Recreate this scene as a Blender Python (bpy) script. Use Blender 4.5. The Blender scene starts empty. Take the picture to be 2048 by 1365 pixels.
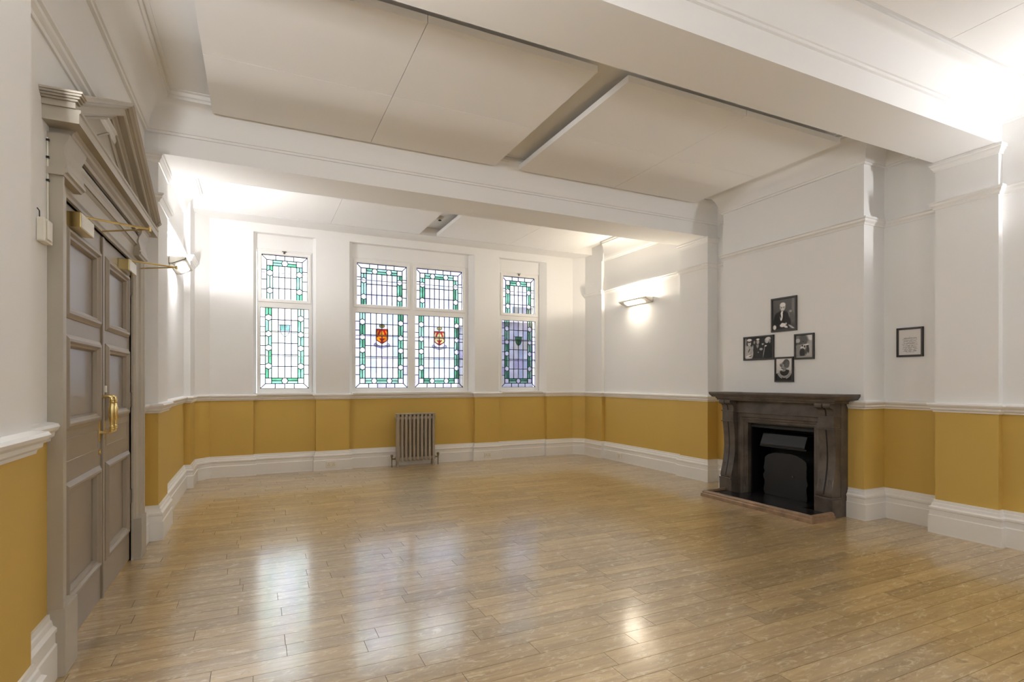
import bpy, bmesh, math, random
from mathutils import Vector, Matrix
random.seed(7)
scene = bpy.context.scene
COL = scene.collection

# ------------------------------------------------------------------ camera
F_PX, YAW, Y0, CAM_H = 1082.3, 25.27, 763.5, 1.30
cam = bpy.data.cameras.new('camera'); camo = bpy.data.objects.new('camera', cam); COL.objects.link(camo)
cam.sensor_fit = 'HORIZONTAL'; cam.sensor_width = 36.0
cam.lens = 36.0 * F_PX / 2048.0
cam.shift_y = (Y0 - 682.5) / 2048.0
cam.clip_start = 0.05
camo.location = (0, 0, CAM_H)
camo.rotation_euler = (math.radians(90), 0, math.radians(-YAW))
scene.camera = camo

# ------------------------------------------------------------------ view
vs = scene.view_settings
scene.display_settings.display_device = 'sRGB'
vs.view_transform = 'Standard'; vs.look = 'None'; vs.exposure = 0.92; vs.gamma = 1.0; vs.use_curve_mapping = False
try:
    scene.cycles.max_bounces = 10; scene.cycles.diffuse_bounces = 6; scene.cycles.transparent_max_bounces = 12
    scene.cycles.sample_clamp_indirect = 6.0
    scene.cycles.caustics_reflective = False; scene.cycles.caustics_refractive = False
except Exception:
    pass

# ------------------------------------------------------------------ world: bright overcast sky
W = bpy.data.worlds.new('overcast_sky'); scene.world = W; W.use_nodes = True
wn = W.node_tree.nodes; wl = W.node_tree.links
SKY = 3.2                                        # radiance at the horizon; the zenith is three times brighter (overcast sky)
bg = wn['Background']; bg.inputs['Strength'].default_value = SKY
tc = wn.new('ShaderNodeTexCoord'); nz = wn.new('ShaderNodeTexNoise'); nz.inputs['Scale'].default_value = 2.0
rmp = wn.new('ShaderNodeValToRGB')
rmp.color_ramp.elements[0].color = (0.90, 0.94, 1.0, 1); rmp.color_ramp.elements[1].color = (1.0, 1.0, 1.0, 1)
wl.new(tc.outputs['Generated'], nz.inputs['Vector']); wl.new(nz.outputs['Fac'], rmp.inputs['Fac'])
sxyz = wn.new('ShaderNodeSeparateXYZ'); wl.new(tc.outputs['Generated'], sxyz.inputs[0])
mx0 = wn.new('ShaderNodeMath'); mx0.operation = 'MAXIMUM'; mx0.inputs[1].default_value = 0; wl.new(sxyz.outputs['Z'], mx0.inputs[0])
ma = wn.new('ShaderNodeMath'); ma.operation = 'MULTIPLY_ADD'; ma.inputs[1].default_value = 2.0; ma.inputs[2].default_value = 1.0; wl.new(mx0.outputs[0], ma.inputs[0])
vm = wn.new('ShaderNodeVectorMath'); vm.operation = 'SCALE'; wl.new(rmp.outputs['Color'], vm.inputs[0]); wl.new(ma.outputs[0], vm.inputs['Scale'])
wl.new(vm.outputs[0], bg.inputs['Color'])

def portal(x0, x1, z0, z1, y, rx=-90):
    l = bpy.data.lights.new('window_portal', 'AREA'); l.shape = 'RECTANGLE'
    l.size = x1 - x0; l.size_y = z1 - z0
    l.cycles.is_portal = True
    o = bpy.data.objects.new('window_portal', l); COL.objects.link(o)
    o.location = ((x0 + x1) / 2, y, (z0 + z1) / 2); o.rotation_euler = (math.radians(rx), 0, 0)
for a, b in ((0.0, .74), (1.30, 3.17), (3.735, 4.50)):
    portal(a, b, 1.19, 3.18, 8.60)
FILL_WIN = ((.45, 1.25), (1.87, 2.67), (3.30, 4.10))  # window openings added behind the camera for fill daylight
for a, b in FILL_WIN:
    portal(a, b, 1.14, 3.1, -2.70, 90)

UPL = dict(far_left=(43, (1.0, .985, .985)), far_right=(27, (1.0, .88, .71)), fill_left=(82, (.99, .985, .98)), near_right=(40, (.98, .98, 1.0)))

# ------------------------------------------------------------------ materials
def principled(name, col, rough=.5, spec=.5, metal=0.0, bump=None, vary=None, coat=0.0, emit=None):
    m = bpy.data.materials.new(name); m.use_nodes = True
    nt = m.node_tree; n = nt.nodes; l = nt.links; b = n['Principled BSDF']
    b.inputs['Base Color'].default_value = (*col, 1); b.inputs['Roughness'].default_value = rough
    b.inputs['Specular IOR Level'].default_value = spec; b.inputs['Metallic'].default_value = metal
    b.inputs['Coat Weight'].default_value = coat
    if emit:
        b.inputs['Emission Color'].default_value = (*emit[0], 1); b.inputs['Emission Strength'].default_value = emit[1]
    if vary or bump:
        t = n.new('ShaderNodeTexCoord')
    if vary:                       # vary = (scale, amount)
        z = n.new('ShaderNodeTexNoise'); z.inputs['Scale'].default_value = vary[0]; z.inputs['Detail'].default_value = 4
        l.new(t.outputs['Object'], z.inputs['Vector'])
        r = n.new('ShaderNodeValToRGB'); a = vary[1]
        r.color_ramp.elements[0].position = .3; r.color_ramp.elements[1].position = .7
        r.color_ramp.elements[0].color = (*[max(0, c * (1 - a)) for c in col], 1)
        r.color_ramp.elements[1].color = (*[min(1, c * (1 + a)) for c in col], 1)
        l.new(z.outputs['Fac'], r.inputs['Fac']); l.new(r.outputs['Color'], b.inputs['Base Color'])
    if bump:                       # bump = (scale, strength)
        z = n.new('ShaderNodeTexNoise'); z.inputs['Scale'].default_value = bump[0]; z.inputs['Detail'].default_value = 3
        l.new(t.outputs['Object'], z.inputs['Vector'])
        u = n.new('ShaderNodeBump'); u.inputs['Strength'].default_value = bump[1]; u.inputs['Distance'].default_value = .01
        l.new(z.outputs['Fac'], u.inputs['Height']); l.new(u.outputs['Normal'], b.inputs['Normal'])
    return m

WHITE = (.83, .825, .815)
YELLOW = (.60, .41, .105)
M = {}
M['trim'] = principled('white_gloss_paint', (.84, .83, .81), .35, .45, bump=(30, .04))
M['ceil'] = principled('white_ceiling_paint', (.87, .865, .855), .8, .2)
M['tile'] = principled('acoustic_tile', (.92, .915, .91), .9, .1, bump=(160, .05))
M['cream'] = principled('cream_plastic', (.80, .77, .68), .35)
M['taupe'] = principled('taupe_gloss_paint', (.335, .285, .225), .38, .45, vary=(3, .06), bump=(25, .05))
M['taupe_light'] = principled('stone_gloss_paint', (.46, .42, .35), .42, .4, vary=(4, .04))
M['panelgrey'] = principled('grey_panel_paint', (.33, .295, .27), .3, .5, vary=(2, .05))
M['brass'] = principled('polished_brass', (.84, .67, .31), .20, .5, metal=1.0)
M['steel'] = principled('old_steel_hinge', (.16, .13, .10), .45, .5, metal=.7)
M['rad'] = principled('radiator_paint', (.36, .31, .245), .4, .5)
M['valve'] = principled('tarnished_brass_valve', (.22, .17, .09), .4, .5, metal=.8)
M['slate'] = principled('brown_grey_slate', (.088, .070, .056), .42, .5, vary=(7, .4), bump=(35, .12))
M['slate_dark'] = principled('dark_groove', (.012, .010, .009), .6, .3)
M['iron'] = principled('black_cast_iron', (.003, .003, .0035), .5, .4, bump=(60, .1))
M['iron_grey'] = principled('dark_grey_iron', (.006, .006, .007), .5, .5, bump=(20, .1))
M['hearth'] = principled('black_hearth_slate', (.02, .017, .018), .22, .5, vary=(9, .5))
M['frame'] = principled('black_picture_frame', (.022, .017, .013), .38, .5)
M['dark'] = principled('dark_metal', (.03, .03, .03), .5)
M['lead'] = principled('lead_came', (.035, .035, .055), .6, .3)
M['lead_grey'] = principled('painted_saddle_bar', (.42, .42, .40), .6, .3)
M['subfloor'] = principled('dark_subfloor', (.035, .022, .012), .8, .1)

def two_tone():
    m = bpy.data.materials.new('two_tone_wall_paint'); m.use_nodes = True
    nt = m.node_tree; n = nt.nodes; l = nt.links; b = n['Principled BSDF']
    b.inputs['Roughness'].default_value = .6; b.inputs['Specular IOR Level'].default_value = .3
    g = n.new('ShaderNodeNewGeometry'); s = n.new('ShaderNodeSeparateXYZ'); l.new(g.outputs['Position'], s.inputs[0])
    c = n.new('ShaderNodeMath'); c.operation = 'GREATER_THAN'; c.inputs[1].default_value = 1.08; l.new(s.outputs['Z'], c.inputs[0])
    z = n.new('ShaderNodeTexNoise'); z.inputs['Scale'].default_value = 1.6; z.inputs['Detail'].default_value = 3; l.new(g.outputs['Position'], z.inputs['Vector'])
    y = n.new('ShaderNodeMix'); y.data_type = 'RGBA'
    y.inputs[6].default_value = (*[v * .95 for v in YELLOW], 1); y.inputs[7].default_value = (*[v * 1.05 for v in YELLOW], 1); l.new(z.outputs['Fac'], y.inputs[0])
    x = n.new('ShaderNodeMix'); x.data_type = 'RGBA'; l.new(c.outputs[0], x.inputs[0]); l.new(y.outputs[2], x.inputs[6]); x.inputs[7].default_value = (*WHITE, 1)
    l.new(x.outputs[2], b.inputs['Base Color'])
    z2 = n.new('ShaderNodeTexNoise'); z2.inputs['Scale'].default_value = 22; l.new(g.outputs['Position'], z2.inputs['Vector'])
    u = n.new('ShaderNodeBump'); u.inputs['Strength'].default_value = .06; u.inputs['Distance'].default_value = .01
    l.new(z2.outputs['Fac'], u.inputs['Height']); l.new(u.outputs['Normal'], b.inputs['Normal'])
    return m
M['wall'] = two_tone()

def wood_floor():
    m = bpy.data.materials.new('varnished_oak_boards'); m.use_nodes = True
    nt = m.node_tree; n = nt.nodes; l = nt.links; b = n['Principled BSDF']
    g = n.new('ShaderNodeNewGeometry'); oi = n.new('ShaderNodeObjectInfo')
    add = n.new('ShaderNodeMath'); add.operation = 'ADD'; l.new(g.outputs['Random Per Island'], add.inputs[0]); l.new(oi.outputs['Random'], add.inputs[1])
    fr = n.new('ShaderNodeMath'); fr.operation = 'FRACT'; l.new(add.outputs[0], fr.inputs[0])
    # grain coordinates: stretched along the board, shifted per board
    sc = n.new('ShaderNodeVectorMath'); sc.operation = 'MULTIPLY'; sc.inputs[1].default_value = (1.6, 22, 1); l.new(g.outputs['Position'], sc.inputs[0])
    sh = n.new('ShaderNodeMath'); sh.operation = 'MULTIPLY'; sh.inputs[1].default_value = 91.0; l.new(fr.outputs[0], sh.inputs[0])
    cx = n.new('ShaderNodeCombineXYZ'); l.new(sh.outputs[0], cx.inputs[0]); l.new(sh.outputs[0], cx.inputs[2])
    ad = n.new('ShaderNodeVectorMath'); ad.operation = 'ADD'; l.new(sc.outputs[0], ad.inputs[0]); l.new(cx.outputs[0], ad.inputs[1])
    gr = n.new('ShaderNodeTexNoise'); gr.inputs['Scale'].default_value = 1.3; gr.inputs['Detail'].default_value = 6; gr.inputs['Roughness'].default_value = .6; gr.inputs['Distortion'].default_value = .6
    l.new(ad.outputs[0], gr.inputs['Vector'])
    r1 = n.new('ShaderNodeValToRGB'); e = r1.color_ramp.elements
    e[0].position = .25; e[0].color = (.31, .200, .086, 1); e[1].position = .75; e[1].color = (.55, .400, .195, 1)
    l.new(gr.outputs['Fac'], r1.inputs['Fac'])
    # per-board tone
    r2 = n.new('ShaderNodeValToRGB'); e = r2.color_ramp.elements
    e[0].color = (.80, .78, .74, 1); e[1].color = (1.12, 1.10, 1.04, 1); l.new(fr.outputs[0], r2.inputs['Fac'])
    mul = n.new('ShaderNodeMix'); mul.data_type = 'RGBA'; mul.blend_type = 'MULTIPLY'; mul.inputs[0].default_value = 1
    l.new(r1.outputs['Color'], mul.inputs[6]); l.new(r2.outputs['Color'], mul.inputs[7])
    # pale scuffs
    sf = n.new('ShaderNodeVectorMath'); sf.operation = 'MULTIPLY'; sf.inputs[1].default_value = (9, 26, 1); l.new(g.outputs['Position'], sf.inputs[0])
    ns = n.new('ShaderNodeTexNoise'); ns.inputs['Scale'].default_value = 1.0; ns.inputs['Detail'].default_value = 8; ns.inputs['Roughness'].default_value = .75; ns.inputs['Distortion'].default_value = 1.5
    l.new(sf.outputs[0], ns.inputs['Vector'])
    rs = n.new('ShaderNodeValToRGB'); e = rs.color_ramp.elements; e[0].position = .52; e[0].color = (0, 0, 0, 1); e[1].position = .66; e[1].color = (.85, .85, .85, 1)
    l.new(ns.outputs['Fac'], rs.inputs['Fac'])
    m2 = n.new('ShaderNodeMix'); m2.data_type = 'RGBA'; l.new(rs.outputs['Color'], m2.inputs[0]); l.new(mul.outputs[2], m2.inputs[6]); m2.inputs[7].default_value = (.68, .55, .345, 1)
    # dark knots / stains
    vo = n.new('ShaderNodeTexNoise'); vo.inputs['Scale'].default_value = 13; vo.inputs['Detail'].default_value = 5; vo.inputs['Distortion'].default_value = .8; l.new(g.outputs['Position'], vo.inputs['Vector'])
    rk = n.new('ShaderNodeValToRGB'); e = rk.color_ramp.elements; e[0].position = .66; e[0].color = (0, 0, 0, 1); e[1].position = .76; e[1].color = (.75, .75, .75, 1)
    l.new(vo.outputs['Fac'], rk.inputs['Fac'])
    m3 = n.new('ShaderNodeMix'); m3.data_type = 'RGBA'; l.new(rk.outputs['Color'], m3.inputs[0]); l.new(m2.outputs[2], m3.inputs[6]); m3.inputs[7].default_value = (.17, .10, .042, 1)
    l.new(m3.outputs[2], b.inputs['Base Color'])
    rr = n.new('ShaderNodeMapRange'); rr.inputs['To Min'].default_value = .34; rr.inputs['To Max'].default_value = .48; l.new(ns.outputs['Fac'], rr.inputs['Value'])
    l.new(rr.outputs[0], b.inputs['Roughness'])
    b.inputs['Specular IOR Level'].default_value = .5
    b.inputs['Coat Weight'].default_value = 1.0; b.inputs['Coat Roughness'].default_value = .145; b.inputs['Coat IOR'].default_value = 1.9
    u = n.new('ShaderNodeBump'); u.inputs['Strength'].default_value = .10; u.inputs['Distance'].default_value = .004
    l.new(gr.outputs['Fac'], u.inputs['Height']); l.new(u.outputs['Normal'], b.inputs['Normal'])
    return m
M['floor'] = wood_floor()

def kerb_wood():
    return principled('stained_kerb_wood', (.27, .175, .105), .35, .5, vary=(12, .3))
M['kerb'] = kerb_wood()

def glass(name, tint, var=.06):
    """leaded cathedral glass: tinted see-through glass with a soft surface sheen"""
    m = bpy.data.materials.new(name); m.use_nodes = True
    nt = m.node_tree; n = nt.nodes; l = nt.links; n.remove(n['Principled BSDF'])
    t = n.new('ShaderNodeBsdfTransparent'); gl = n.new('ShaderNodeBsdfGlossy'); gl.inputs['Roughness'].default_value = .25
    tc = n.new('ShaderNodeTexCoord'); z = n.new('ShaderNodeTexNoise'); z.inputs['Scale'].default_value = 9; l.new(tc.outputs['Object'], z.inputs['Vector'])
    r = n.new('ShaderNodeValToRGB'); r.color_ramp.elements[0].position = .3; r.color_ramp.elements[1].position = .7
    r.color_ramp.elements[0].color = (*[c * (1 - var) for c in tint], 1); r.color_ramp.elements[1].color = (*[min(1, c * (1 + var)) for c in tint], 1)
    l.new(z.outputs['Fac'], r.inputs['Fac']); l.new(r.outputs['Color'], t.inputs['Color'])
    mx = n.new('ShaderNodeMixShader'); mx.inputs[0].default_value = .05
    l.new(t.outputs[0], mx.inputs[1]); l.new(gl.outputs[0], mx.inputs[2]); l.new(mx.outputs[0], n['Material Output'].inputs['Surface'])
    return m
GC = [glass('clear_cathedral_glass', (.66, .68, .70)), glass('pale_lilac_glass', (.58, .575, .66)), glass('pale_blue_glass', (.56, .61, .67)), glass('pale_cream_glass', (.66, .66, .62))]
GG = [glass('mint_glass', (.30, .50, .41), .2), glass('sea_green_glass', (.20, .40, .30), .2), glass('pale_mint_glass', (.42, .58, .51), .15)]
G_RED = glass('ruby_glass', (.62, .012, .022), .15)
G_GOLD = glass('amber_glass', (.95, .48, .02), .2)
G_CREAM = glass('pale_stained_glass', (.85, .80, .50), .12)
G_OLIVE = glass('olive_stained_glass', (.52, .47, .26), .3)
G_SCROLL = glass('white_scroll_glass', (.62, .62, .74), .1)
G_SHGREEN = glass('green_shield_glass', (.17, .42, .28), .2)

def flat_print():
    m = bpy.data.materials.new('printed_paper'); m.use_nodes = True
    n = m.node_tree.nodes; l = m.node_tree.links
    a = n.new('ShaderNodeVertexColor'); a.layer_name = 'print'
    l.new(a.outputs['Color'], n['Principled BSDF'].inputs['Base Color'])
    n['Principled BSDF'].inputs['Roughness'].default_value = .5; n['Principled BSDF'].inputs['Specular IOR Level'].default_value = .15
    return m
M['print'] = flat_print()
def lamp_mat(name, col, s):
    return principled(name, (.9, .88, .82), .4, emit=(col, s))

# ------------------------------------------------------------------ mesh helpers
class MB:
    def __init__(s): s.v = []; s.f = []
    def add(s, vs_, fs_):
        o = len(s.v); s.v += [tuple(p) for p in vs_]; s.f += [tuple(i + o for i in f) for f in fs_]; return s
    def box(s, x0, x1, y0, y1, z0, z1):
        if x0 > x1: x0, x1 = x1, x0
        if y0 > y1: y0, y1 = y1, y0
        if z0 > z1: z0, z1 = z1, z0
        return s.add([(x0, y0, z0), (x1, y0, z0), (x1, y1, z0), (x0, y1, z0), (x0, y0, z1), (x1, y0, z1), (x1, y1, z1), (x0, y1, z1)],
              [(0, 3, 2, 1), (4, 5, 6, 7), (0, 1, 5, 4), (1, 2, 6, 5), (2, 3, 7, 6), (3, 0, 4, 7)])
    def prism(s, poly, h0, h1, mp):
        """polygon in a plane, extruded from h0 to h1; mp(a, b, h) -> xyz"""
        n = len(poly)
        vs_ = [mp(a, b, h0) for a, b in poly] + [mp(a, b, h1) for a, b in poly]
        return s.add(vs_, [tuple(range(n - 1, -1, -1)), tuple(range(n, 2 * n))] + [(i, (i + 1) % n, n + (i + 1) % n, n + i) for i in range(n)])
    def sweep(s, path, prof, mp, closed=False):
        """profile [(offset to the left of the path, height)] swept along a 2-D path with mitred corners"""
        n = len(path); k = len(prof); P = [Vector(p) for p in path]; vs_ = []
        def nrm(a, b):
            d = (b - a).normalized(); return Vector((-d.y, d.x))
        for i in range(n):
            if closed: n0 = nrm(P[i - 1], P[i]); n1 = nrm(P[i], P[(i + 1) % n])
            else:
                n0 = nrm(P[i - 1], P[i]) if i > 0 else nrm(P[0], P[1]); n1 = nrm(P[i], P[i + 1]) if i < n - 1 else n0
            mvec = (n0 + n1) / max(.2, 1 + n0.dot(n1))
            for o, h in prof:
                q = P[i] + mvec * o; vs_.append(mp(q.x, q.y, h))
        fs_ = []
        for i in range(n if closed else n - 1):
            j = (i + 1) % n
            for a in range(k):
                b = (a + 1) % k
                fs_.append((i * k + a, j * k + a, j * k + b, i * k + b))
        if not closed: fs_ += [tuple(range(k - 1, -1, -1)), tuple((n - 1) * k + a for a in range(k))]
        return s.add(vs_, fs_)
    def tube(s, path, r, seg=10, rads=None):
        P = [Vector(p) for p in path]; n = len(P); vs_ = []
        ref = None
        for i in range(n):
            d = (P[min(i + 1, n - 1)] - P[max(i - 1, 0)]).normalized()
            if ref is None:
                ref = d.orthogonal().normalized()
            ref = (ref - d * ref.dot(d)).normalized(); q = d.cross(ref)
            rr = rads[i] if rads else r
            for k in range(seg):
                a = 2 * math.pi * k / seg; vs_.append(P[i] + (ref * math.cos(a) + q * math.sin(a)) * rr)
        fs_ = [(i * seg + k, i * seg + (k + 1) % seg, (i + 1) * seg + (k + 1) % seg, (i + 1) * seg + k) for i in range(n - 1) for k in range(seg)]
        fs_ += [tuple(range(seg - 1, -1, -1)), tuple((n - 1) * seg + k for k in range(seg))]
        return s.add(vs_, fs_)
    def build(s, name, mat, parent=None, smooth=False, bevel=0, tags=None, sharp=40):
        me = bpy.data.meshes.new(name)
        off = ORG.get(parent.name, Vector((0, 0, 0))) if parent else Vector((0, 0, 0))
        me.from_pydata([(Vector(p) - off)[:] for p in s.v], [], s.f)
        bm = bmesh.new(); bm.from_mesh(me)
        bmesh.ops.recalc_face_normals(bm, faces=bm.faces)
        if bevel: bmesh.ops.bevel(bm, geom=[e for e in bm.edges if len(e.link_faces) == 2 and e.calc_face_angle(0) > math.radians(30)], offset=bevel, segments=2, affect='EDGES', profile=.6, clamp_overlap=True)
        ng = [f for f in bm.faces if len(f.verts) > 4]
        if ng: bmesh.ops.triangulate(bm, faces=ng)
        if smooth:
            for f in bm.faces: f.smooth = True
            for e in bm.edges:
                if len(e.link_faces) == 2 and e.calc_face_angle(0) > math.radians(sharp): e.smooth = False
        bm.to_mesh(me); bm.free()
        if mat: me.materials.append(mat)
        o = bpy.data.objects.new(name, me); COL.objects.link(o)
        if parent: o.parent = parent; ORG[o.name] = off
        if tags: tag(o, *tags)
        return o
ORG = {}
def tag(o, label=None, cat=None, group=None, kind=None):
    if label: o['label'] = label
    if cat: o['category'] = cat
    if group: o['group'] = group
    if kind: o['kind'] = kind
    return o
def thing(name, loc, label, cat, group=None, kind=None):
    o = bpy.data.objects.new(name, None); COL.objects.link(o); o.location = loc; o.empty_display_size = .1
    ORG[o.name] = Vector(loc); return tag(o, label, cat, group, kind)
XY = lambda a, b, h: (a, b, h)            # plan polygons, height up
def on_left(X):  return lambda a, b, h: (X + h, a, b)      # (a=Y, b=z), height out of a wall facing +X
def on_right(X): return lambda a, b, h: (X - h, a, b)      # wall facing -X
def on_back(Y):  return lambda a, b, h: (a, Y - h, b)      # (a=X, b=z), wall facing -Y

# ------------------------------------------------------------------ room plan
XL_P, XL_M, XL_B = -.73, -.825, -.80           # left: pilaster, middle bay, far/near bay
XR_P, XR_M, XR_B, XR_C = 5.288, 5.46, 5.345, 5.15
YB, YBR = 8.315, 8.375
B1, B2 = (5.26, 5.77), (2.22, 2.66)            # far and near beams
LNP = (2.04, 2.486)                            # near left pilaster
Y_FRONT = -2.6
SOFFIT, CEIL, PAN = 3.178, 3.63, 3.512
SILL, HEAD = 1.12, 3.385
FY_ = 4.015
left_path = [(-.57, YB), (XL_P, 8.15), (XL_P, 7.645), (XL_B, 7.645), (XL_B, B1[1]), (XL_P, B1[1]), (XL_P, B1[0]), (XL_M, B1[0]),
             (XL_M, LNP[1]), (XL_P, LNP[1]), (XL_P, LNP[0]), (XL_B, LNP[0]), (XL_B, Y_FRONT)]
right_path = [(XR_B, Y_FRONT), (XR_B, B2[0]), (XR_P, B2[0]), (XR_P, B2[1]), (XR_M, B2[1]), (XR_M, 3.18), (XR_C, 3.18), (XR_C, 4.87), (XR_M, 4.87),
              (XR_M, B1[0]), (XR_P, B1[0]), (XR_P, B1[1]), (XR_B, B1[1]), (XR_B, 7.645), (XR_P, 7.645), (XR_P, 8.15), (5.128, YB)]
REC = [(-.04, 0.0, .74, .78), (1.25, 1.30, 3.17, 3.25), (3.68, 3.735, 4.50, 4.60)]     # recess edge, reveal, reveal, recess edge
back_path = [(5.128, YB)]
for a, b, c, d in reversed(REC): back_path += [(d, YB), (d, YBR), (a, YBR), (a, YB)]
back_path += [(-.57, YB)]

# floor: dark subfloor with boards on it
fl = MB().box(-1.15, 5.85, Y_FRONT, 8.75, -.10, -.018).build('floor', M['subfloor'])
tag(fl, 'worn varnished oak board floor of the hall', 'floor', kind='structure')
BW, GAP = .122, .0022
unit = MB().box(-.5, .5, -.5, .5, -.018, 0.0)
um = bpy.data.meshes.new('floorboard'); um.from_pydata(unit.v, [], unit.f); um.materials.append(M['floor'])
rows = []; y = Y_FRONT; rng = random.Random(11)
while y < 8.5:
    x = -1.0 - rng.random() * .9
    while x < 5.6:
        L = rng.choice((.42, .55, .68, .8, .95, 1.1)) * rng.uniform(.92, 1.08)
        x0, x1 = max(x, -.95), min(x + L, 5.6)
        if x1 - x0 > .05: rows.append((x0, x1, y, min(y + BW, 8.5)))
        x += L
    y += BW
s_, c_ = math.sin(math.radians(YAW)), math.cos(math.radians(YAW))
def seen(r):
    X, Yv = (r[0] + r[1]) / 2, (r[2] + r[3]) / 2
    d = s_ * X + c_ * Yv; lat = c_ * X - s_ * Yv
    if d < .3: return -1
    u = 1024 + F_PX * lat / d; v = Y0 + F_PX * CAM_H / d
    if not (-60 < u < 2108 and v < 1400): return -1
    return (r[1] - r[0]) / d ** 3
rows.sort(key=seen, reverse=True)
for r in rows[:300]:
    o = bpy.data.objects.new('floorboard', um); COL.objects.link(o); o.parent = fl
    o.location = ((r[0] + r[1]) / 2, (r[2] + r[3]) / 2, 0); o.scale = (r[1] - r[0] - GAP, r[3] - r[2] - GAP, 1)
mb = MB()
for r in rows[300:]:
    mb.box(r[0] + GAP / 2, r[1] - GAP / 2, r[2] + GAP / 2, r[3] - GAP / 2, -.018, 0)
bo = mb.build('floorboards', M['floor'], fl); bo['kind'] = 'stuff'

# ceiling slab
mb = MB().box(-1.15, 5.85, Y_FRONT, 8.75, CEIL, CEIL + .15)
tag(mb.build('ceiling', M['ceil']), 'white plaster ceiling above the hung panels', 'ceiling', kind='structure')
# bulkhead over the windows
mb = MB().box(-.95, 5.6, 7.94, YB + .02, PAN - .006, CEIL)
tag(mb.build('ceiling_bulkhead', M['ceil']), 'flat white plaster bulkhead above the leaded windows', 'bulkhead', kind='structure')
# beams
for nm, (y0, y1), lab in (('ceiling_beam', B1, 'boxed white ceiling beam between fireplace bay and window bay'), ('ceiling_beam', B2, 'boxed white ceiling beam on the pilaster right of the framed notice')):
    mb = MB().box(XL_P if y0 > 4 else XL_M, XR_P, y0, y1, SOFFIT, CEIL)
    tag(mb.build(nm, M['ceil']), lab, 'beam', kind='structure')

# walls as solid prisms
DY0, DY1, DZ = 3.18, 4.74, 2.17                 # door opening
mb = MB()
i_m = left_path.index((XL_M, B1[0]))
far = left_path[:i_m + 1] + [(XL_M, DY1), (-1.1, DY1), (-1.1, 8.65), (-.57, 8.65)]
near = [(XL_M, DY0)] + left_path[i_m + 1:] + [(-1.1, Y_FRONT), (-1.1, DY0)]
mb.prism(far, 0, CEIL, XY).prism(near, 0, CEIL, XY).box(-1.1, XL_M, DY0, DY1, DZ, CEIL)
tag(mb.build('wall_left', M['wall']), 'white and mustard yellow wall with the double door', 'wall', kind='structure')
k_ = right_path.index((XR_C, 3.18)) + 1
notch = [(XR_C, FY_ - .40), (5.42, FY_ - .40), (5.42, FY_ + .40), (XR_C, FY_ + .40)]
rest = [(5.128, 8.65), (5.7, 8.65), (5.7, Y_FRONT)]
mb = MB().prism(right_path[:k_] + notch + right_path[k_:] + rest, 0, .84, XY).prism(right_path + rest, .84, CEIL, XY)
tag(mb.build('wall_right', M['wall']), 'white and mustard yellow wall with the chimney breast', 'wall', kind='structure')
mb = MB()
mb.prism(back_path + [(-.57, 8.65), (5.128, 8.65)], 0, SILL, XY)
edges = [-.57] + [e for r in REC for e in r] + [5.128]
piers = [[(-.57, YB), (REC[0][0], YB), (REC[0][1], 8.40), (REC[0][1], 8.65), (-.57, 8.65)],
         [(REC[0][3], YB), (REC[1][0], YB), (REC[1][1], 8.40), (REC[1][1], 8.65), (REC[0][2], 8.65), (REC[0][2], 8.40)],
         [(REC[1][3], YB), (REC[2][0], YB), (REC[2][1], 8.40), (REC[2][1], 8.65), (REC[1][2], 8.65), (REC[1][2], 8.40)],
         [(REC[2][3], YB), (5.128, YB), (5.128, 8.65), (REC[2][2], 8.65), (REC[2][2], 8.40)]]
for p in piers: mb.prism(p, SILL, HEAD, XY)
mb.box(-.57, 5.128, YB, 8.65, HEAD, CEIL)
for a, b, c, d in REC: mb.box(b, c, 8.42, 8.65, 3.18, HEAD)          # lintel behind the frame head
tag(mb.build('wall_back', M['wall']), 'white and mustard yellow wall with three leaded windows', 'wall', kind='structure')
mb = MB().box(-1.1, 5.7, Y_FRONT - .15, Y_FRONT, 0, SILL).box(-1.1, 5.7, Y_FRONT - .15, Y_FRONT, 3.1, CEIL)
fx = [-1.1] + [e for w in FILL_WIN for e in w] + [5.7]
for a, b in zip(fx[0::2], fx[1::2]): mb.box(a, b, Y_FRONT - .15, Y_FRONT, SILL, 3.1)
tag(mb.build('wall_front', M['wall']), 'white and mustard yellow wall with three added plain sash windows', 'wall', kind='structure')

# ------------------------------------------------------------------ skirting, dado, picture rail, cornice
SK = [(0, 0), (.037, 0), (.037, .150), (.030, .157), (.030, .200), (.036, .207), (.036, .222), (.022, .235), (.018, .255), (.012, .262), (.010, .285), (0, .285)]
DA = [(0, 1.040), (.012, 1.040), (.014, 1.052), (.026, 1.062), (.028, 1.078), (.040, 1.090), (.046, 1.104), (.040, 1.116), (.020, 1.122), (0, 1.124)]
PR = [(0, 2.775), (.010, 2.775), (.014, 2.79), (.030, 2.805), (.032, 2.822), (.044, 2.83), (.044, 2.843), (0, 2.85)]
def cut(path, y_from, y_to, X):
    """split an open path on its straight run at X between two y values (run direction kept)"""
    for i in range(len(path) - 1):
        (x0, y0), (x1, y1) = path[i], path[i + 1]
        if abs(x0 - X) < 1e-6 and abs(x1 - X) < 1e-6 and min(y0, y1) <= min(y_from, y_to) and max(y0, y1) >= max(y_from, y_to):
            a, b = (y_from, y_to) if (y0 - y1) * (y_from - y_to) > 0 else (y_to, y_from)
            return path[:i + 1] + [(X, a)], [(X, b)] + path[i + 1:]
    raise ValueError
CAS = .185                                       # door casing width
la, lb = cut(left_path, DY1 + CAS, DY0 - CAS, XL_M)
FY = 4.015                                        # fireplace centre
ra, rb = cut(right_path, FY - .69, FY + .69, XR_C)
def trim(name, paths, prof, label, cat, mat='trim'):
    mb = MB()
    for p in paths: mb.sweep(p, prof, XY)
    return tag(mb.build(name, M[mat]), label, cat, kind='structure')
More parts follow.
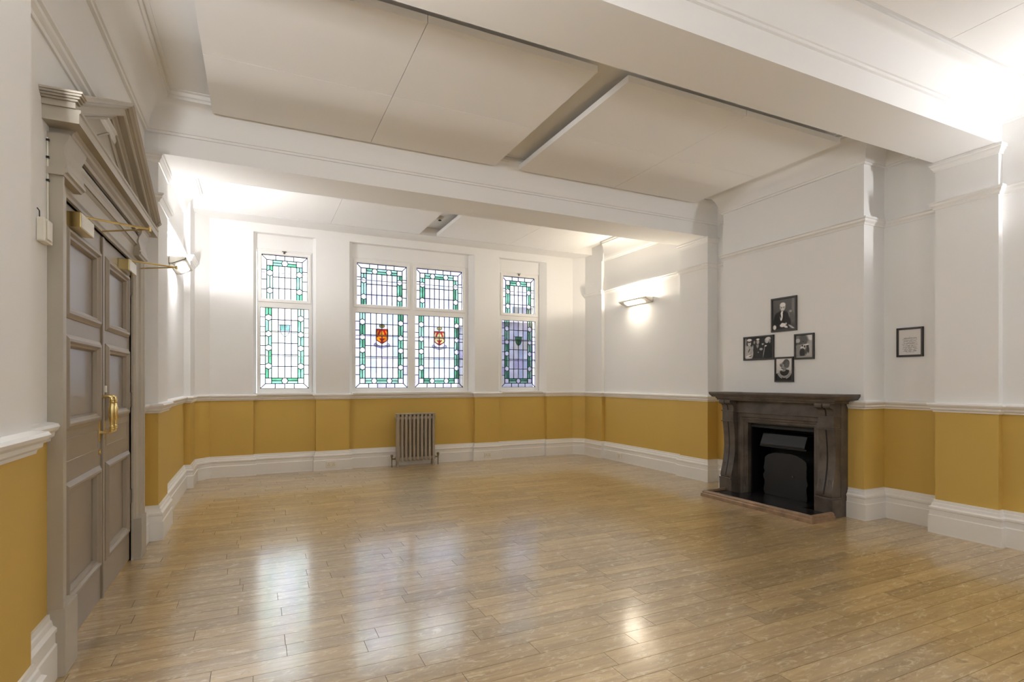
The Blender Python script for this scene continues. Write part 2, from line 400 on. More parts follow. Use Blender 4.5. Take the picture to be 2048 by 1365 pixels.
trim('baseboard_left', [la, lb], SK, 'tall white moulded skirting along the double door wall', 'skirting')
trim('baseboard_right', [ra, rb], SK, 'tall white moulded skirting along the fireplace wall', 'skirting')
trim('baseboard_back', [back_path], SK, 'tall white moulded skirting below the leaded windows', 'skirting')
trim('trim_1', [la, lb], DA, 'white moulded dado rail on the double door wall', 'dado rail')
trim('trim_2', [ra, rb], DA, 'white moulded dado rail on the fireplace wall', 'dado rail')
trim('trim_3', [back_path], DA, 'white moulded dado rail along the window sills', 'dado rail')
trim('trim_4', [left_path[1:]], PR, 'white picture rail high above the double door', 'picture rail')
trim('trim_5', [right_path[:-1]], PR, 'white picture rail across the chimney breast', 'picture rail')
# cornice: cove with fillets
def cornice_prof(z, w=.20):
    pts = [(0, z), (.020, z), (.022, z + .018), (.034, z + .020)]
    for i in range(7):
        t = i / 6 * math.pi / 2; pts.append((.036 + (w - .066) * (1 - math.cos(t)), z + .024 + (CEIL - z - .085) * math.sin(t)))
    pts += [(w - .02, CEIL - .058), (w - .015, CEIL - .040), (w, CEIL - .036), (w, CEIL - .008), (w + .03, CEIL - .006), (w + .03, CEIL), (0, CEIL)]
    return pts
CP = cornice_prof(3.34)
i0 = left_path.index((XL_M, B1[0])); mid_l = left_path[i0:i0 + 1] + [(XL_M, B2[1])]
j0 = right_path.index((XR_M, B2[1])); j1 = right_path.index((XR_M, B1[0]))
loop = mid_l + right_path[j0:j1 + 1]
mb = MB().sweep(loop, CP, XY, closed=True)
tag(mb.build('trim_6', M['ceil'], smooth=True, sharp=25), 'coved plaster cornice around the ceiling of the fireplace bay', 'cornice', kind='structure')
mb = MB().sweep([(-.73, 7.94), (XL_B, 7.94), (XL_B, 7.65), (XL_B, B1[1]), (XR_B, B1[1]), (XR_B, 7.645), (XR_P, 7.645), (XR_P, 7.94)][2:7], CP, XY)
tag(mb.build('trim_7', M['ceil'], smooth=True, sharp=25), 'coved plaster cornice around the ceiling of the window bay', 'cornice', kind='structure')
mb = MB().sweep([(XR_B, Y_FRONT), (XR_B, B2[0]), (XL_B, B2[0]), (XL_B, Y_FRONT)], CP, XY)
tag(mb.build('trim_8', M['ceil'], smooth=True, sharp=25), 'coved plaster cornice beside the boxed beam next to the framed notice', 'cornice', kind='structure')
# small capitals where pilasters meet the beams
CA = [(0, 3.10), (.008, 3.10), (.012, 3.115), (.026, 3.135), (.028, 3.150), (.036, 3.156), (.036, 3.176), (0, 3.176)]
caps = [[(XL_B, B1[1]), (XL_P, B1[1]), (XL_P, B1[0]), (XL_M, B1[0])], [(XR_M, B1[0]), (XR_P, B1[0]), (XR_P, B1[1]), (XR_B, B1[1])],
        [(XR_B, B2[0]), (XR_P, B2[0]), (XR_P, B2[1]), (XR_M, B2[1])]]
for k, (p, lab) in enumerate(zip(caps, ('white moulded pilaster capital beside the door pediment', 'white moulded pilaster capital between fireplace and warm wall light', 'white moulded pilaster capital right of the framed notice'))):
    trim('trim_%d' % (9 + k), [p], CA, lab, 'capital')

# ------------------------------------------------------------------ hung ceiling panels
def ceiling_panel(x0, x1, y0, y1, xs, ys, label, z=PAN):
    t = thing('ceiling_panel', ((x0 + x1) / 2, (y0 + y1) / 2, z), label, 'ceiling panel', 'hung acoustic ceiling panels')
    MB().box(x0 + .22, x1 - .22, y0 + .22, y1 - .22, z + .048, CEIL).build('hanging_frame', M['tile'], t)
    g = .0022
    for i in range(len(xs) - 1):
        for j in range(len(ys) - 1):
            MB().box(xs[i] + (g if i else 0), xs[i + 1] - (g if i < len(xs) - 2 else 0), ys[j] + (g if j else 0), ys[j + 1] - (g if j < len(ys) - 2 else 0), z, z + .05).build('tile', M['tile'], t, bevel=.0015)
PX = (-.328, 2.207, 2.478, 4.90)
mid = lambda a, b: (a + b) / 2
ceiling_panel(PX[0], PX[1], 3.24, 5.085, (PX[0], .955, PX[1]), (3.24, 4.19, 5.085), 'white hung ceiling panel in front of the door pediment')
ceiling_panel(PX[2], PX[3], 3.24, 5.085, (PX[2], mid(PX[2], PX[3]), PX[3]), (3.24, 4.17, 5.085), 'white hung ceiling panel in front of the chimney breast')
ceiling_panel(PX[0], PX[1], 5.97, 7.935, (PX[0], .94, PX[1]), (5.97, 7.935), 'white hung ceiling panel above the leaded window nearest the double door')
ceiling_panel(PX[2], PX[3], 5.97, 7.935, (PX[2], mid(PX[2], PX[3]), PX[3]), (5.97, 7.935), 'white hung ceiling panel beside the warm wall light')
ceiling_panel(2.80, 5.04, .10, 1.95, (2.80, 4.05, 5.04), (.10, 1.95), 'white hung ceiling panel beyond the beam that rests on the notice-side pilaster')

# ------------------------------------------------------------------ leaded windows
def bar2d(mb, a, b, w, d, mp):
    a = Vector(a); b = Vector(b); t = b - a
    if t.length < 1e-5: return
    t.normalize(); n = Vector((-t.y, t.x)) * (w / 2)
    mb.prism([tuple(a - n), tuple(b - n), tuple(b + n), tuple(a + n)], -d / 2, d / 2, mp)
def light_panes(w, L, nc, nh, ne, ns, nrow, hexf, b=.069, g=.080):
    """panes of one leaded light in (u, v); v = 0 at its ornamented end. yields (kind, polygon)"""
    out = []
    # outer border with mitred corners
    eu = [0] + [b + (w - 2 * b) * (i / ne) for i in range(1, ne)] + [w]
    for i in range(ne):
        p = [(eu[i], 0), (eu[i + 1], 0), (w - b if i == ne - 1 else eu[i + 1], b), (b if i == 0 else eu[i], b)]
        out.append(('edge', p))
    ev = [0] + [b + (L - b) * i / ns for i in range(1, ns)] + [L]
    for i in range(ns):
        out.append(('edge', [(0, ev[i]), (b, b if i == 0 else ev[i]), (b, ev[i + 1]), (0, ev[i + 1])]))
        out.append(('edge', [(w, ev[i]), (w - b, b if i == 0 else ev[i]), (w - b, ev[i + 1]), (w, ev[i + 1])]))
    # green strips with hexagons
    def strip(length, centres, mp):
        h, q = g * .56, g * .30; cur = [(0, 0, 0)]
        for c in centres:
            a = c * length
            out.append(('hex', [mp(x, y_) for x, y_ in ((a - h, g / 2), (a - q, 0), (a + q, 0), (a + h, g / 2), (a + q, g), (a - q, g))]))
        segs = []; s0, f0 = 0, True
        for c in list(centres) + [None]:
            if c is None: segs.append((s0, length, f0, True))
            else: segs.append((s0, c * length, f0, False)); s0, f0 = c * length, False
        for a, e, fa, fe in segs:
            a0 = a if fa else a + q; a1 = a if fa else a + h; e0 = e if fe else e - q; e1 = e if fe else e - h
            split = (not fa and not fe and (e - a) > .27)
            mm = (a + e) / 2
            for lo, hi in ((0, g / 2), (g / 2, g)):
                o_, i_ = (lo, hi) if lo == 0 else (hi, lo)
                if split:
                    out.append(('green', [mp(x, y_) for x, y_ in ((a0, o_), (mm, o_), (mm, i_), (a1, i_))]))
                    out.append(('green', [mp(x, y_) for x, y_ in ((mm, o_), (e0, o_), (e1, i_), (mm, i_))]))
                else:
                    out.append(('green', [mp(x, y_) for x, y_ in ((a0, o_), (e0, o_), (e1, i_), (a1, i_))]))
    i0, i1, v0 = b + g, w - b - g, b + g
    out.append(('square', [(b, b), (i0, b), (i0, v0), (b, v0)])); out.append(('square', [(i1, b), (w - b, b), (w - b, v0), (i1, v0)]))
    strip(i1 - i0, [(k + 1) / (nh + 1) if nh == 1 else (.27, .73)[k] for k in range(nh)], lambda x, y_: (i0 + x, b + y_))
    strip(L - v0, hexf, lambda x, y_: (b + y_, v0 + x))
    strip(L - v0, hexf, lambda x, y_: (w - b - y_, v0 + x))
    for i in range(nc):
        for j in range(nrow):
            out.append(('grid', [(i0 + (i1 - i0) * (i + di) / nc, v0 + (L - v0) * (j + dj) / nrow) for di, dj in ((0, 0), (1, 0), (1, 1), (0, 1))]))
    return out
YG = 8.462
def leaded_light(win, x0, x1, z0, z1, upper, nc, nh, ne, rnd, bars):
    w, L = x1 - x0, z1 - z0
    hexf = (.22, .74) if upper else (.17, .43, .63, .86)
    pn = light_panes(w, L, nc, nh, ne, 4 if upper else 8, 3 if upper else 6, hexf)
    zz = (lambda v: z1 - v) if upper else (lambda v: z0 + v)
    mb = MB(); seen_e = set()
    mp = lambda a, b, h: (x0 + a, YG + h, zz(b))
    for kind, p in pn:
        for i in range(len(p)):
            k = tuple(sorted((tuple(round(c, 3) for c in p[i]), tuple(round(c, 3) for c in p[(i + 1) % len(p)]))))
            if k in seen_e: continue
            seen_e.add(k); bar2d(mb, p[i], p[(i + 1) % len(p)], .0115, .010, mp)
    lead = mb.build('leaded_light', M['lead'], win)
    for kind, p in pn:
        if kind == 'green': mt = rnd.choice(GG)
        elif kind == 'grid': mt = rnd.choice((GC[0], GC[0], GC[1], GC[2], GC[3]))
        elif kind == 'edge': mt = rnd.choice((GC[0], GC[0], GC[1], GC[3]))
        else: mt = GC[0]
        MB().prism(p, -.002, .002, mp).build('pane', mt, lead)
    for fz, mt in bars:
        MB().tube([(x0 - .01, YG - .011, z0 + L * fz), (x1 + .01, YG - .011, z0 + L * fz)], .0045, 6).build('saddle_bar', M[mt], lead)
    return lead
def outline(mb, p, w, mp):
    for i in range(len(p)): bar2d(mb, p[i], p[(i + 1) % len(p)], w, .006, mp)
def shield_poly(s, cx, cz, pointed=True):
    if pointed: P = [(-.5, .58), (.5, .58), (.5, -.28), (.40, -.40), (.0, -.66), (-.40, -.40), (-.5, -.28)]
    else: P = [(-.5, .62), (.5, .62), (.46, .0), (.36, -.30), (.18, -.52), (0, -.64), (-.18, -.52), (-.36, -.30), (-.46, .0)]
    return [(cx + a * s, cz + b * s) for a, b in P]
def heraldic(light, cx, cz, s, gold):
    mp = on_back(YG - .010)
    mb = MB(); outline(mb, shield_poly(s, cx, cz), .008, mp); bar2d(mb, (cx - s * .5, cz - .02 * s), (cx + s * .5, cz - .02 * s), .006, .006, mp)
    mb.build('shield_leading', M['lead'], light)
    body = [(-.30, .02), (-.22, .10), (-.13, .30), (-.06, .42), (0, .50), (.06, .42), (.13, .30), (.22, .10), (.30, .02)]
    arm = [(.20, .03), (.32, .06), (.38, .16), (.34, .30), (.26, .36), (.32, .50), (.37, .40), (.44, .28), (.46, .12), (.40, .02), (.30, -.02)]
    leg = [(.04, -.05), (.30, -.05), (.42, -.14), (.43, -.26), (.34, -.38), (.16, -.46), (.06, -.46), (.12, -.36), (.22, -.28), (.24, -.20), (.14, -.16), (.10, -.22), (.04, -.16)]
    def inside(p, poly):
        r = False
        for k in range(len(poly)):
            (x0, y0), (x1, y1) = poly[k - 1], poly[k]
            if (y0 > p[1]) != (y1 > p[1]) and p[0] < (x1 - x0) * (p[1] - y0) / (y1 - y0) + x0: r = not r
        return r
    field, charge, n_ = MB(), MB(), 44; c_w = 1.0 / n_
    sp = shield_poly(1.0, 0, 0)
    for a in range(n_):
        for b in range(int(1.26 * n_)):
            p = (-.5 + (a + .5) * c_w, -.66 + (b + .5) * c_w)
            if not inside(p, sp): continue
            q = (abs(p[0]), p[1])
            tgt = charge if inside(p, body) or inside(q, arm) or inside(q, leg) else field
            tgt.prism([(cx + s * (p[0] + dx * c_w / 2), cz + s * (p[1] + dz * c_w / 2)) for dx, dz in ((-1, -1), (1, -1), (1, 1), (-1, 1))], 0, .0005, mp)
    field.build('shield', G_RED, light); charge.build('heraldic_charge', G_GOLD if gold else G_CREAM, light)
    S = lambda pts: [(cx + a * s, cz + b * s) for a, b in pts]
    ov = [(cx + math.cos(t / 12 * 2 * math.pi) * s * .23, cz + s * .84 + math.sin(t / 12 * 2 * math.pi) * s * .17) for t in range(12)]
    MB().prism(ov, 0, .003, mp).build('crest', G_OLIVE, light)
    sc = S([(-.66, -.72), (-.58, -.60), (-.46, -.60), (-.42, -.70), (-.3, -.78), (0, -.86), (.3, -.78), (.42, -.70), (.46, -.60), (.58, -.60), (.66, -.72), (.66, -.86), (.35, -.94), (0, -1.04), (-.35, -.94), (-.66, -.86)])
    MB().prism(sc, 0, .003, mp).build('scroll', G_SCROLL, light)
    mb = MB(); outline(mb, ov, .006, mp); outline(mb, sc, .005, mp); bar2d(mb, (cx, cz + .58 * s), (cx, cz + .68 * s), .006, .006, mp)
    mb.build('emblem_leading', M['lead'], light)
def plain_shield(light, cx, cz, s, half):
    mp = on_back(YG - .010); P = shield_poly(s, cx, cz, False)
    if half: MB().prism([(cx - .5 * s, cz + .62 * s), (cx + .5 * s, cz + .62 * s), (cx + .46 * s, cz), (cx - .46 * s, cz)], 0, .003, mp).build('shield', GG[2], light)
    else: MB().prism(P, 0, .003, mp).build('shield', G_SHGREEN, light)
    mb = MB(); outline(mb, P, .008, mp); bar2d(mb, (cx - .68 * s, cz + .62 * s), (cx + .68 * s, cz + .62 * s), .008, .006, mp); mb.build('shield_leading', M['lead'], light)

Z_LO, Z_T0, Z_T1, Z_HI = 1.20, 2.355, 2.475, 3.118
def window(n, xf0, xf1, lights, nc, nh, ne, label, bars, sash=True):
    w = thing('window_%d' % n, ((xf0 + xf1) / 2, 8.46, SILL), label, 'window', kind='structure')
    rnd = random.Random(40 + n); y0, y1 = 8.43, 8.50
    mb = MB()
    xs = [xf0] + [c for l in lights for c in l] + [xf1]
    for a, b in zip(xs[0::2], xs[1::2]): mb.box(a, b, y0, y1, SILL, 3.185)
    for a, b in lights:
        mb.box(a, b, y0, y1, SILL, Z_LO); mb.box(a, b, y0, y1, Z_T0, Z_T1); mb.box(a, b, y0, y1, Z_HI, 3.185)
    mb.build('window_frame', M['trim'], w)
    # sash frames of the opening upper lights stand proud of the frame
    res = []
    for a, b in lights:
        e = .028
        sm = MB().sweep([(a - .002, Z_T1 - .02), (b + .002, Z_T1 - .02), (b + .002, Z_HI + .012), (a - .002, Z_HI + .012)], [(-.026, 0), (.022, 0), (.022, .012), (.012, .020), (-.020, .020), (-.026, .014)], on_back(8.43), closed=True)
        sm.build('sash', M['trim'], w)
        up = leaded_light(w, a + .018, b - .018, Z_T1, Z_HI - .01, True, nc, nh, ne, rnd, [(.60, bars)])
        lo = leaded_light(w, a, b, Z_LO, Z_T0, False, nc, nh, ne, rnd, [(.40, bars), (.695, bars)])
        res.append((up, lo))
    MB().box(xf0 - .02, xf1 + .03, 8.31, 8.44, SILL - .012, SILL + .018).build('sill', M['trim'], w, bevel=.005)
    return w, res
w1, r1 = window(1, .004, .736, [(.045, .693)], 4, 1, 4, 'narrow leaded window with a pale half-green shield, nearest the double door', 'lead_grey')
w2, r2 = window(2, 1.304, 3.166, [(1.356, 2.164), (2.278, 3.094)], 6, 2, 5, 'wide leaded window with two red heraldic shields above the radiator', 'lead')
w3, r3 = window(3, 3.739, 4.496, [(3.788, 4.445)], 4, 1, 4, 'narrow leaded window with a solid green shield, nearest the fireplace wall', 'lead')
plain_shield(r1[0][1], .371, 2.03, .135, True); plain_shield(r3[0][1], 4.115, 2.00, .125, False)
heraldic(r2[0][1], 1.76, 2.005, .185, True); heraldic(r2[1][1], 2.686, 2.005, .185, False)
for w, cx in ((w1, .36), (w3, 4.10)):           # catches at the heads
    mb = MB().tube([(cx, 8.41, 3.155), (cx, 8.40, 3.13)], .012, 8).tube([(cx - .03, 8.405, 3.16), (cx + .03, 8.405, 3.16)], .006, 6)
    mb.build('catch', M['steel'], w, smooth=True)

for k, (a, b) in enumerate(FILL_WIN):           # unseen sash windows, added to light the near half of the room
    w = thing('window_%d' % (4 + k), ((a + b) / 2, Y_FRONT - .08, SILL), 'added out-of-view plain white sash window opposite the leaded windows', 'window', 'added sash windows', 'structure')
    mb = MB(); y0, y1 = Y_FRONT - .11, Y_FRONT - .05; xm = (a + b) / 2
    for q0, q1 in ((a, a + .06), (xm - .025, xm + .025), (b - .06, b)): mb.box(q0, q1, y0, y1, SILL, 3.1)
    for q0, q1 in ((a + .06, xm - .025), (xm + .025, b - .06)):
        for z0, z1 in ((SILL, SILL + .07), (2.08, 2.13), (3.04, 3.1)): mb.box(q0, q1, y0, y1, z0, z1)
    mb.build('window_frame', M['trim'], w)
    for q0, q1 in ((a + .06, xm - .025), (xm + .025, b - .06)):
        for z0, z1 in ((SILL + .07, 2.08), (2.13, 3.04)): MB().box(q0, q1, Y_FRONT - .082, Y_FRONT - .078, z0, z1).build('pane', GC[0], w)

# ------------------------------------------------------------------ what lies outside the windows
MO = dict(wall=principled('outside_grey_brick', (.17, .165, .21), .9, .1, vary=(3, .2)), far=principled('outside_render', (.50, .495, .56), .9, .1, vary=(.6, .15)), ground=principled('outside_paving', (.30, .30, .31), .9, .1), pane=principled('outside_window_glass', (.10, .11, .14), .2))
tag(MB().box(-20, 25, -30, 40, -1.1, -1.0).build('ground', MO['ground']), 'grey paving in the yard outside the windows', 'ground', kind='structure')
b1 = thing('neighbouring_building', (8.0, 13.0, -1.0), 'dark grey brick building close behind the green shield window', 'building')
MB().box(4.95, 11, 12, 14, -1, 2.75).build('brick_wall', MO['wall'], b1)
MB().prism([(4.85, 2.75), (11.1, 2.75), (11.1, 2.9), (4.85, 2.9)], 11.9, 14.1, lambda a, b, h: (a, h, b)).build('parapet', MO['far'], b1)
b2 = thing('neighbouring_building', (9.0, 21, -1.0), 'pale rendered building further behind the wide window', 'building')
MB().box(2.5, 16, 19, 23, -1, 6.2).build('rendered_wall', MO['far'], b2)
MB().prism([(2.3, 6.2), (16.2, 6.2), (9.2, 8.2)], 18.9, 23.1, lambda a, b, h: (a, h, b)).build('roof', MO['wall'], b2)
for xx in (7.2, 9.0, 10.8):
    MB().box(xx, xx + .9, 18.93, 19.0, 2.6, 4.2).build('window_pane', MO['pane'], b2)

# ------------------------------------------------------------------ double door with pediment
door = thing('door_1', (XL_M, 3.96, 0), 'taupe panelled double door under a triangular pediment', 'door', kind='structure')
LF = -.835                                       # face of the leaves
mpL = on_left(XL_M)
CASP = [(0, -.05), (0, .014), (.012, .018), (.022, .026), (.10, .030), (.112, .042), (.15, .048), (.165, .056), (CAS, .056), (CAS, 0), (.02, 0), (.02, -.05)]
mb = MB().sweep([(DY0, 0), (DY0, DZ), (DY1, DZ), (DY1, 0)], CASP, mpL)
mb.build('architrave', M['taupe_light'], door)
for y0, y1 in ((DY0 - CAS - .004, DY0 - .002), (DY1 + .002, DY1 + CAS + .004)):
    MB().box(XL_M, XL_M + .064, y0, y1, 0, .30).build('plinth_block', M['taupe_light'], door, bevel=.004)
PC, PH = 3.965, 1.035                            # pediment centre and half width
# frieze with end blocks
FZ0, FZ1 = DZ + .13, 2.37
MB().box(XL_M, XL_M + .034, DY0 - CAS, DY1 + CAS, FZ0, FZ1).build('frieze', M['taupe_light'], door)
mb = MB()
for z0, h in ((DZ + .115, .050), (DZ + .128, .042), (2.325, .046), (2.345, .056)):
    mb.box(XL_M, XL_M + h, DY0 + .07, DY1 - .07, z0, z0 + .012)
mb.build('frieze_moulding', M['taupe_light'], door)
for y0 in (DY0 - CAS - .005, DY1 - .075):
    prof = [(0, 2.235), (.062, 2.235), (.070, 2.25), (.066, 2.275), (.058, 2.31), (.062, 2.34), (.075, 2.365), (.080, 2.39), (0, 2.39)]
    MB().prism(prof, y0, y0 + .265, lambda a, b, h: (XL_M + a, h, b)).build('end_block', M['taupe_light'], door, smooth=True)
    MB().prism([(0, 2.205), (.060, 2.205), (.064, 2.215), (.074, 2.22), (.074, 2.235), (0, 2.235)], y0 - .008, y0 + .273, lambda a, b, h: (XL_M + a, h, b)).build('end_block_moulding', M['taupe_light'], door)
# bed moulding and corona (stepped profile returned at both ends)
ycL, ycR = PC - PH, PC + PH
bed = [(0, 2.37), (.060, 2.37), (.066, 2.385), (.080, 2.395), (.084, 2.408), (.096, 2.415), (.096, 2.43), (0, 2.43)]
mb = MB().sweep([(XL_M, ycR - .09), (XL_M, ycL + .09)], bed, XY)
mb.build('bed_moulding', M['taupe_light'], door)
cor = [(0, 2.42), (.128, 2.42), (.128, 2.462), (.134, 2.468), (.134, 2.480), (0, 2.480)]
MB().sweep([(XL_M, ycR), (XL_M, ycL)], cor, XY).build('corona', M['taupe_light'], door)
# tympanum
APX, EZ = 2.995, 2.545
MB().prism([(ycL + .06, 2.475), (ycR - .06, 2.475), (PC, APX - .06)], 0, .018, mpL).build('tympanum', M['taupe_light'], door)
MB().sweep([(ycL + .42, 2.50), (ycR - .42, 2.50), (PC, APX - .20)], [(0, .018), (.012, .018), (.012, .026), (.004, .028), (0, .026)], mpL, closed=True).build('tympanum_bead', M['taupe_light'], door)
RK = [(0, 0), (0, .150), (-.008, .150), (-.012, .146), (-.020, .141), (-.026, .130), (-.034, .122), (-.036, .112), (-.042, .112), (-.044, .104), (-.074, .104), (-.080, .098),
      (-.080, .062), (-.092, .058), (-.098, .046), (-.110, .040), (-.110, 0)]
MB().sweep([(ycL, EZ), (PC, APX), (ycR, EZ)], RK, mpL).build('raking_cornice', M['taupe_light'], door)
# end returns joining the raking cornice to the corona
for e, s2 in ((ycL, 1), (ycR, -1)):
    mb = MB()
    for t0, t1, h in ((0, .010, .150), (.010, .020, .145), (.020, .029, .137), (.029, .038, .128), (.038, .0645, .118)):
        mb.box(XL_M, XL_M + h - .001, e - s2 * (h - .110), e + s2 * .03, EZ - t1 + .0005, EZ - t0 - .0005)
    mb.prism([(e + s2 * .012, 2.482), (e + s2 * .24, 2.482), (e + s2 * .24, EZ + .24 * (APX - EZ) / PH - .119), (e + s2 * .012, EZ - .068)], 0, .085, mpL)
    mb.build('cornice_return', M['taupe_light'], door)
# leaves
def leaf(y0, y1, meet):                          # meet: +1 when the meeting stile is at y1
    st = .105; T = .045
    mb = MB().box(LF - T, LF, y0, y0 + st, .012, DZ - .004).box(LF - T, LF, y1 - st, y1, .012, DZ - .004)
    for z0, z1 in ((.012, .25), (.77, 1.10), (1.49, 1.65), (2.02, DZ - .004)): mb.box(LF - T, LF, y0 + st, y1 - st, z0, z1)
    lf = mb.build('door_leaf', M['taupe'], door)
    for z0, z1, mt in ((.25, .77, 'taupe'), (1.10, 1.49, 'panelgrey'), (1.65, 2.02, 'panelgrey')):
        MB().box(LF - .035, LF - .020, y0 + st - .01, y1 - st + .01, z0 - .01, z1 + .01).build('panel', M[mt], lf)
        prof = [(-.040, 0), (-.040, .006), (-.030, .012), (-.018, .020), (-.006, .020), (.004, .008), (.014, .004), (.022, -.014), (.022, -.022), (-.02, -.022), (-.02, 0)]
        MB().sweep([(y0 + st, z0), (y1 - st, z0), (y1 - st, z1), (y0 + st, z1)], prof, on_left(LF), closed=True).build('panel_moulding', M['taupe'], lf)
    # beads of the lock rail
    MB().sweep([(y0 + .085, .905), (y1 - .085, .905), (y1 - .085, 1.02), (y0 + .085, 1.02)], [(0, 0), (.006, 0), (.004, .004), (.001, .004)], on_left(LF), closed=True).build('rail_bead', M['taupe'], lf)
    hy = y1 if meet < 0 else y0
    for z in (.42, 1.12, 1.93):
        mb = MB().tube([(LF + .008, hy + meet * .003, z), (LF + .008, hy + meet * .003, z + .10)], .009, 8).tube([(LF + .008, hy + meet * .003, z - .008), (LF + .008, hy + meet * .003, z)], .006, 8)
        mb.build('hinge', M['steel'], lf, smooth=True)
    # brass plate and baluster pull at the meeting stile
    py = y1 - .045 if meet > 0 else y0 + .045
    MB().box(LF, LF + .004, py - .026, py + .026, .945, 1.235).build('push_plate', M['brass'], lf, bevel=.0015)
    hx = LF + .058; z0, z1 = 1.005, 1.205; pts = []; rads = []
    prof = [(0, .0085), (.06, .0085), (.08, .0125), (.10, .008), (.13, .013), (.16, .008), (.20, .010), (.36, .0155), (.5, .0125), (.64, .0155), (.80, .010), (.84, .008), (.87, .013), (.90, .008), (.92, .0125), (.94, .0085), (1, .0085)]
    path = [(LF + .004, py, z0 - .004), (LF + .035, py, z0 - .008), (hx - .008, py, z0 - .004)]; rr = [.011, .0085, .0085]
    for t, r in prof: path.append((hx, py, z0 + (z1 - z0) * t)); rr.append(r)
    path += [(hx - .008, py, z1 + .004), (LF + .035, py, z1 + .008), (LF + .004, py, z1 + .004)]; rr += [.0085, .0085, .011]
    MB().tube(path, .009, 12, rr).build('pull_handle', M['brass'], lf, smooth=True, sharp=60)
    # door closer: brass body with pale face, double arm
    cy = y0 + .075 if meet > 0 else y1 - .36
    bx0, bx1, bz0, bz1 = LF, LF + .062, 2.05, 2.125
    cl0 = y0 + (.09 if meet > 0 else .42)
    MB().box(bx0, bx1, cl0, cl0 + .235, bz0, bz1).build('door_closer', M['brass'], lf, bevel=.003)
    MB().box(bx1, bx1 + .003, cl0 + .008, cl0 + .227, bz0 + .003, bz1 - .003).build('closer_cover', M['cream'], lf)
    ax, ay = LF + .035, cl0 + .17
    mb = MB().tube([(ax, ay, bz1), (ax, ay, bz1 + .022)], .012, 10)
    elbow = (LF + .30, ay + .12, bz1 + .018)
    mb.tube([(ax, ay, bz1 + .018), elbow], .006, 8).tube([elbow, (LF + .05, ay + .30, bz1 + .022)], .005, 8).tube([(elbow[0], elbow[1], elbow[2] - .012), (elbow[0], elbow[1], elbow[2] + .012)], .008, 8)
    mb.build('closer_arm', M['brass'], lf, smooth=True)
    return lf
ll = leaf(DY0 + .004, 3.9585, 1)
rl = leaf(3.9615, DY1 - .004, -1)
MB().box(LF, LF + .012, 3.94, 3.978, .012, DZ - .01).build('meeting_bead', M['taupe'], rl, bevel=.003)
MB().tube([(LF, 3.90, .885), (LF + .006, 3.90, .885)], .016, 14).tube([(LF + .006, 3.90, .887), (LF + .008, 3.90, .887)], .006, 10).build('keyhole_escutcheon', M['brass'], ll, smooth=True)
MB().box(LF + .012, LF + .024, 3.945, 3.972, 1.235, 1.275).build('latch_plate', M['cream'], rl, bevel=.002)

# alarm contact and its cable beside the door
al = thing('alarm_contact_box', (XL_M, 2.90, 1.90), 'small white alarm contact box on the wall beside the door architrave', 'alarm box')
MB().box(XL_M, XL_M + .030, 2.862, 2.962, 1.885, 1.985).build('housing', M['cream'], al, bevel=.006)
MB().box(XL_M + .030, XL_M + .038, 2.880, 2.925, 1.895, 1.975).build('cover', M['cream'], al, bevel=.003)
MB().box(XL_M + .030, XL_M + .032, 2.938, 2.944, 1.92, 1.95).build('slot', M['dark'], al)
MB().tube([(XL_M + .01, 2.87, 1.985), (XL_M + .01, 2.868, 2.01), (XL_M + .004, 2.862, 2.02)], .0025, 6).build('lead_wire', M['dark'], al)
cb = thing('alarm_cable', (XL_M + .004, 2.985, 1.9), 'thin white cable clipped up the edge of the door architrave', 'cable')
MB().tube([(XL_M + .004, 2.965, 1.96), (XL_M + .004, 2.988, 1.975), (XL_M + .004, 2.988, 2.20), (XL_M + .004, 2.985, 2.36)], .0035, 6).build('cable', M['cream'], cb)
for z in (1.99, 2.17, 2.27, 2.345):
    MB().box(XL_M, XL_M + .011, 2.979, 2.991, z, z + .009).build('cable_clip', M['dark'], cb)

# ------------------------------------------------------------------ column radiator
rd = thing('radiator', (2.2, 8.2, 0), 'taupe cast iron column radiator under the wide window', 'radiator')
NS = 10; RX0, RX1 = 1.905, 2.52; pitch = (RX1 - RX0) / NS
sec = None
for i in range(NS):
    cx = RX0 + pitch * (i + .5)
    if sec is None:
        mb = MB()
        for yy in (8.135, 8.195):
            mb.tube([(cx, yy, .085), (cx, yy, .10), (cx, yy, .15), (cx, yy, .70), (cx, yy, .755), (cx, yy, .775)], .02, 10, [.013, .0225, .0215, .0215, .0225, .013])
        for z in (.125, .745): mb.box(cx - pitch / 2 + .001, cx + pitch / 2 - .001, 8.122, 8.228, z - .022, z + .022)
        mb.box(cx - .018, cx + .018, 8.11, 8.24, .765, .795)
        sec = mb.build('section', M['rad'], rd, smooth=True, bevel=.004); sx = cx
    else:
        o = sec.copy(); COL.objects.link(o); o.parent = rd; o.location = (cx - sx, 0, 0)
MB().box(RX0 + .004, RX1 - .004, 8.108, 8.242, .795, .812).build('top_bar', M['rad'], rd, bevel=.006)
for cx in (RX0 + pitch * .5, RX1 - pitch * .5):
    for yy in (8.125, 8.225): MB().tube([(cx, yy, 0), (cx, yy, .012), (cx, yy, .06), (cx, yy, .10)], .02, 10, [.022, .020, .013, .018]).build('foot', M['rad'], rd, smooth=True)
for sx_, lab in ((RX0, -1), (RX1, 1)):
    vx = sx_ + lab * .055
    vo = MB().tube([(vx, 8.175, 0), (vx, 8.175, .10), (vx, 8.175, .15)], .009, 10, [.008, .008, .013]).tube([(vx, 8.175, .125), (sx_ + lab * -.01, 8.175, .125)], .011, 10).build('valve', M['valve'], rd, smooth=True)
    MB().tube([(vx, 8.175, .15), (vx, 8.175, .162), (vx, 8.175, .185), (vx, 8.175, .192)], .018, 12, [.012, .020, .020, .015]).build('valve_wheel', M['valve'], vo, smooth=True)
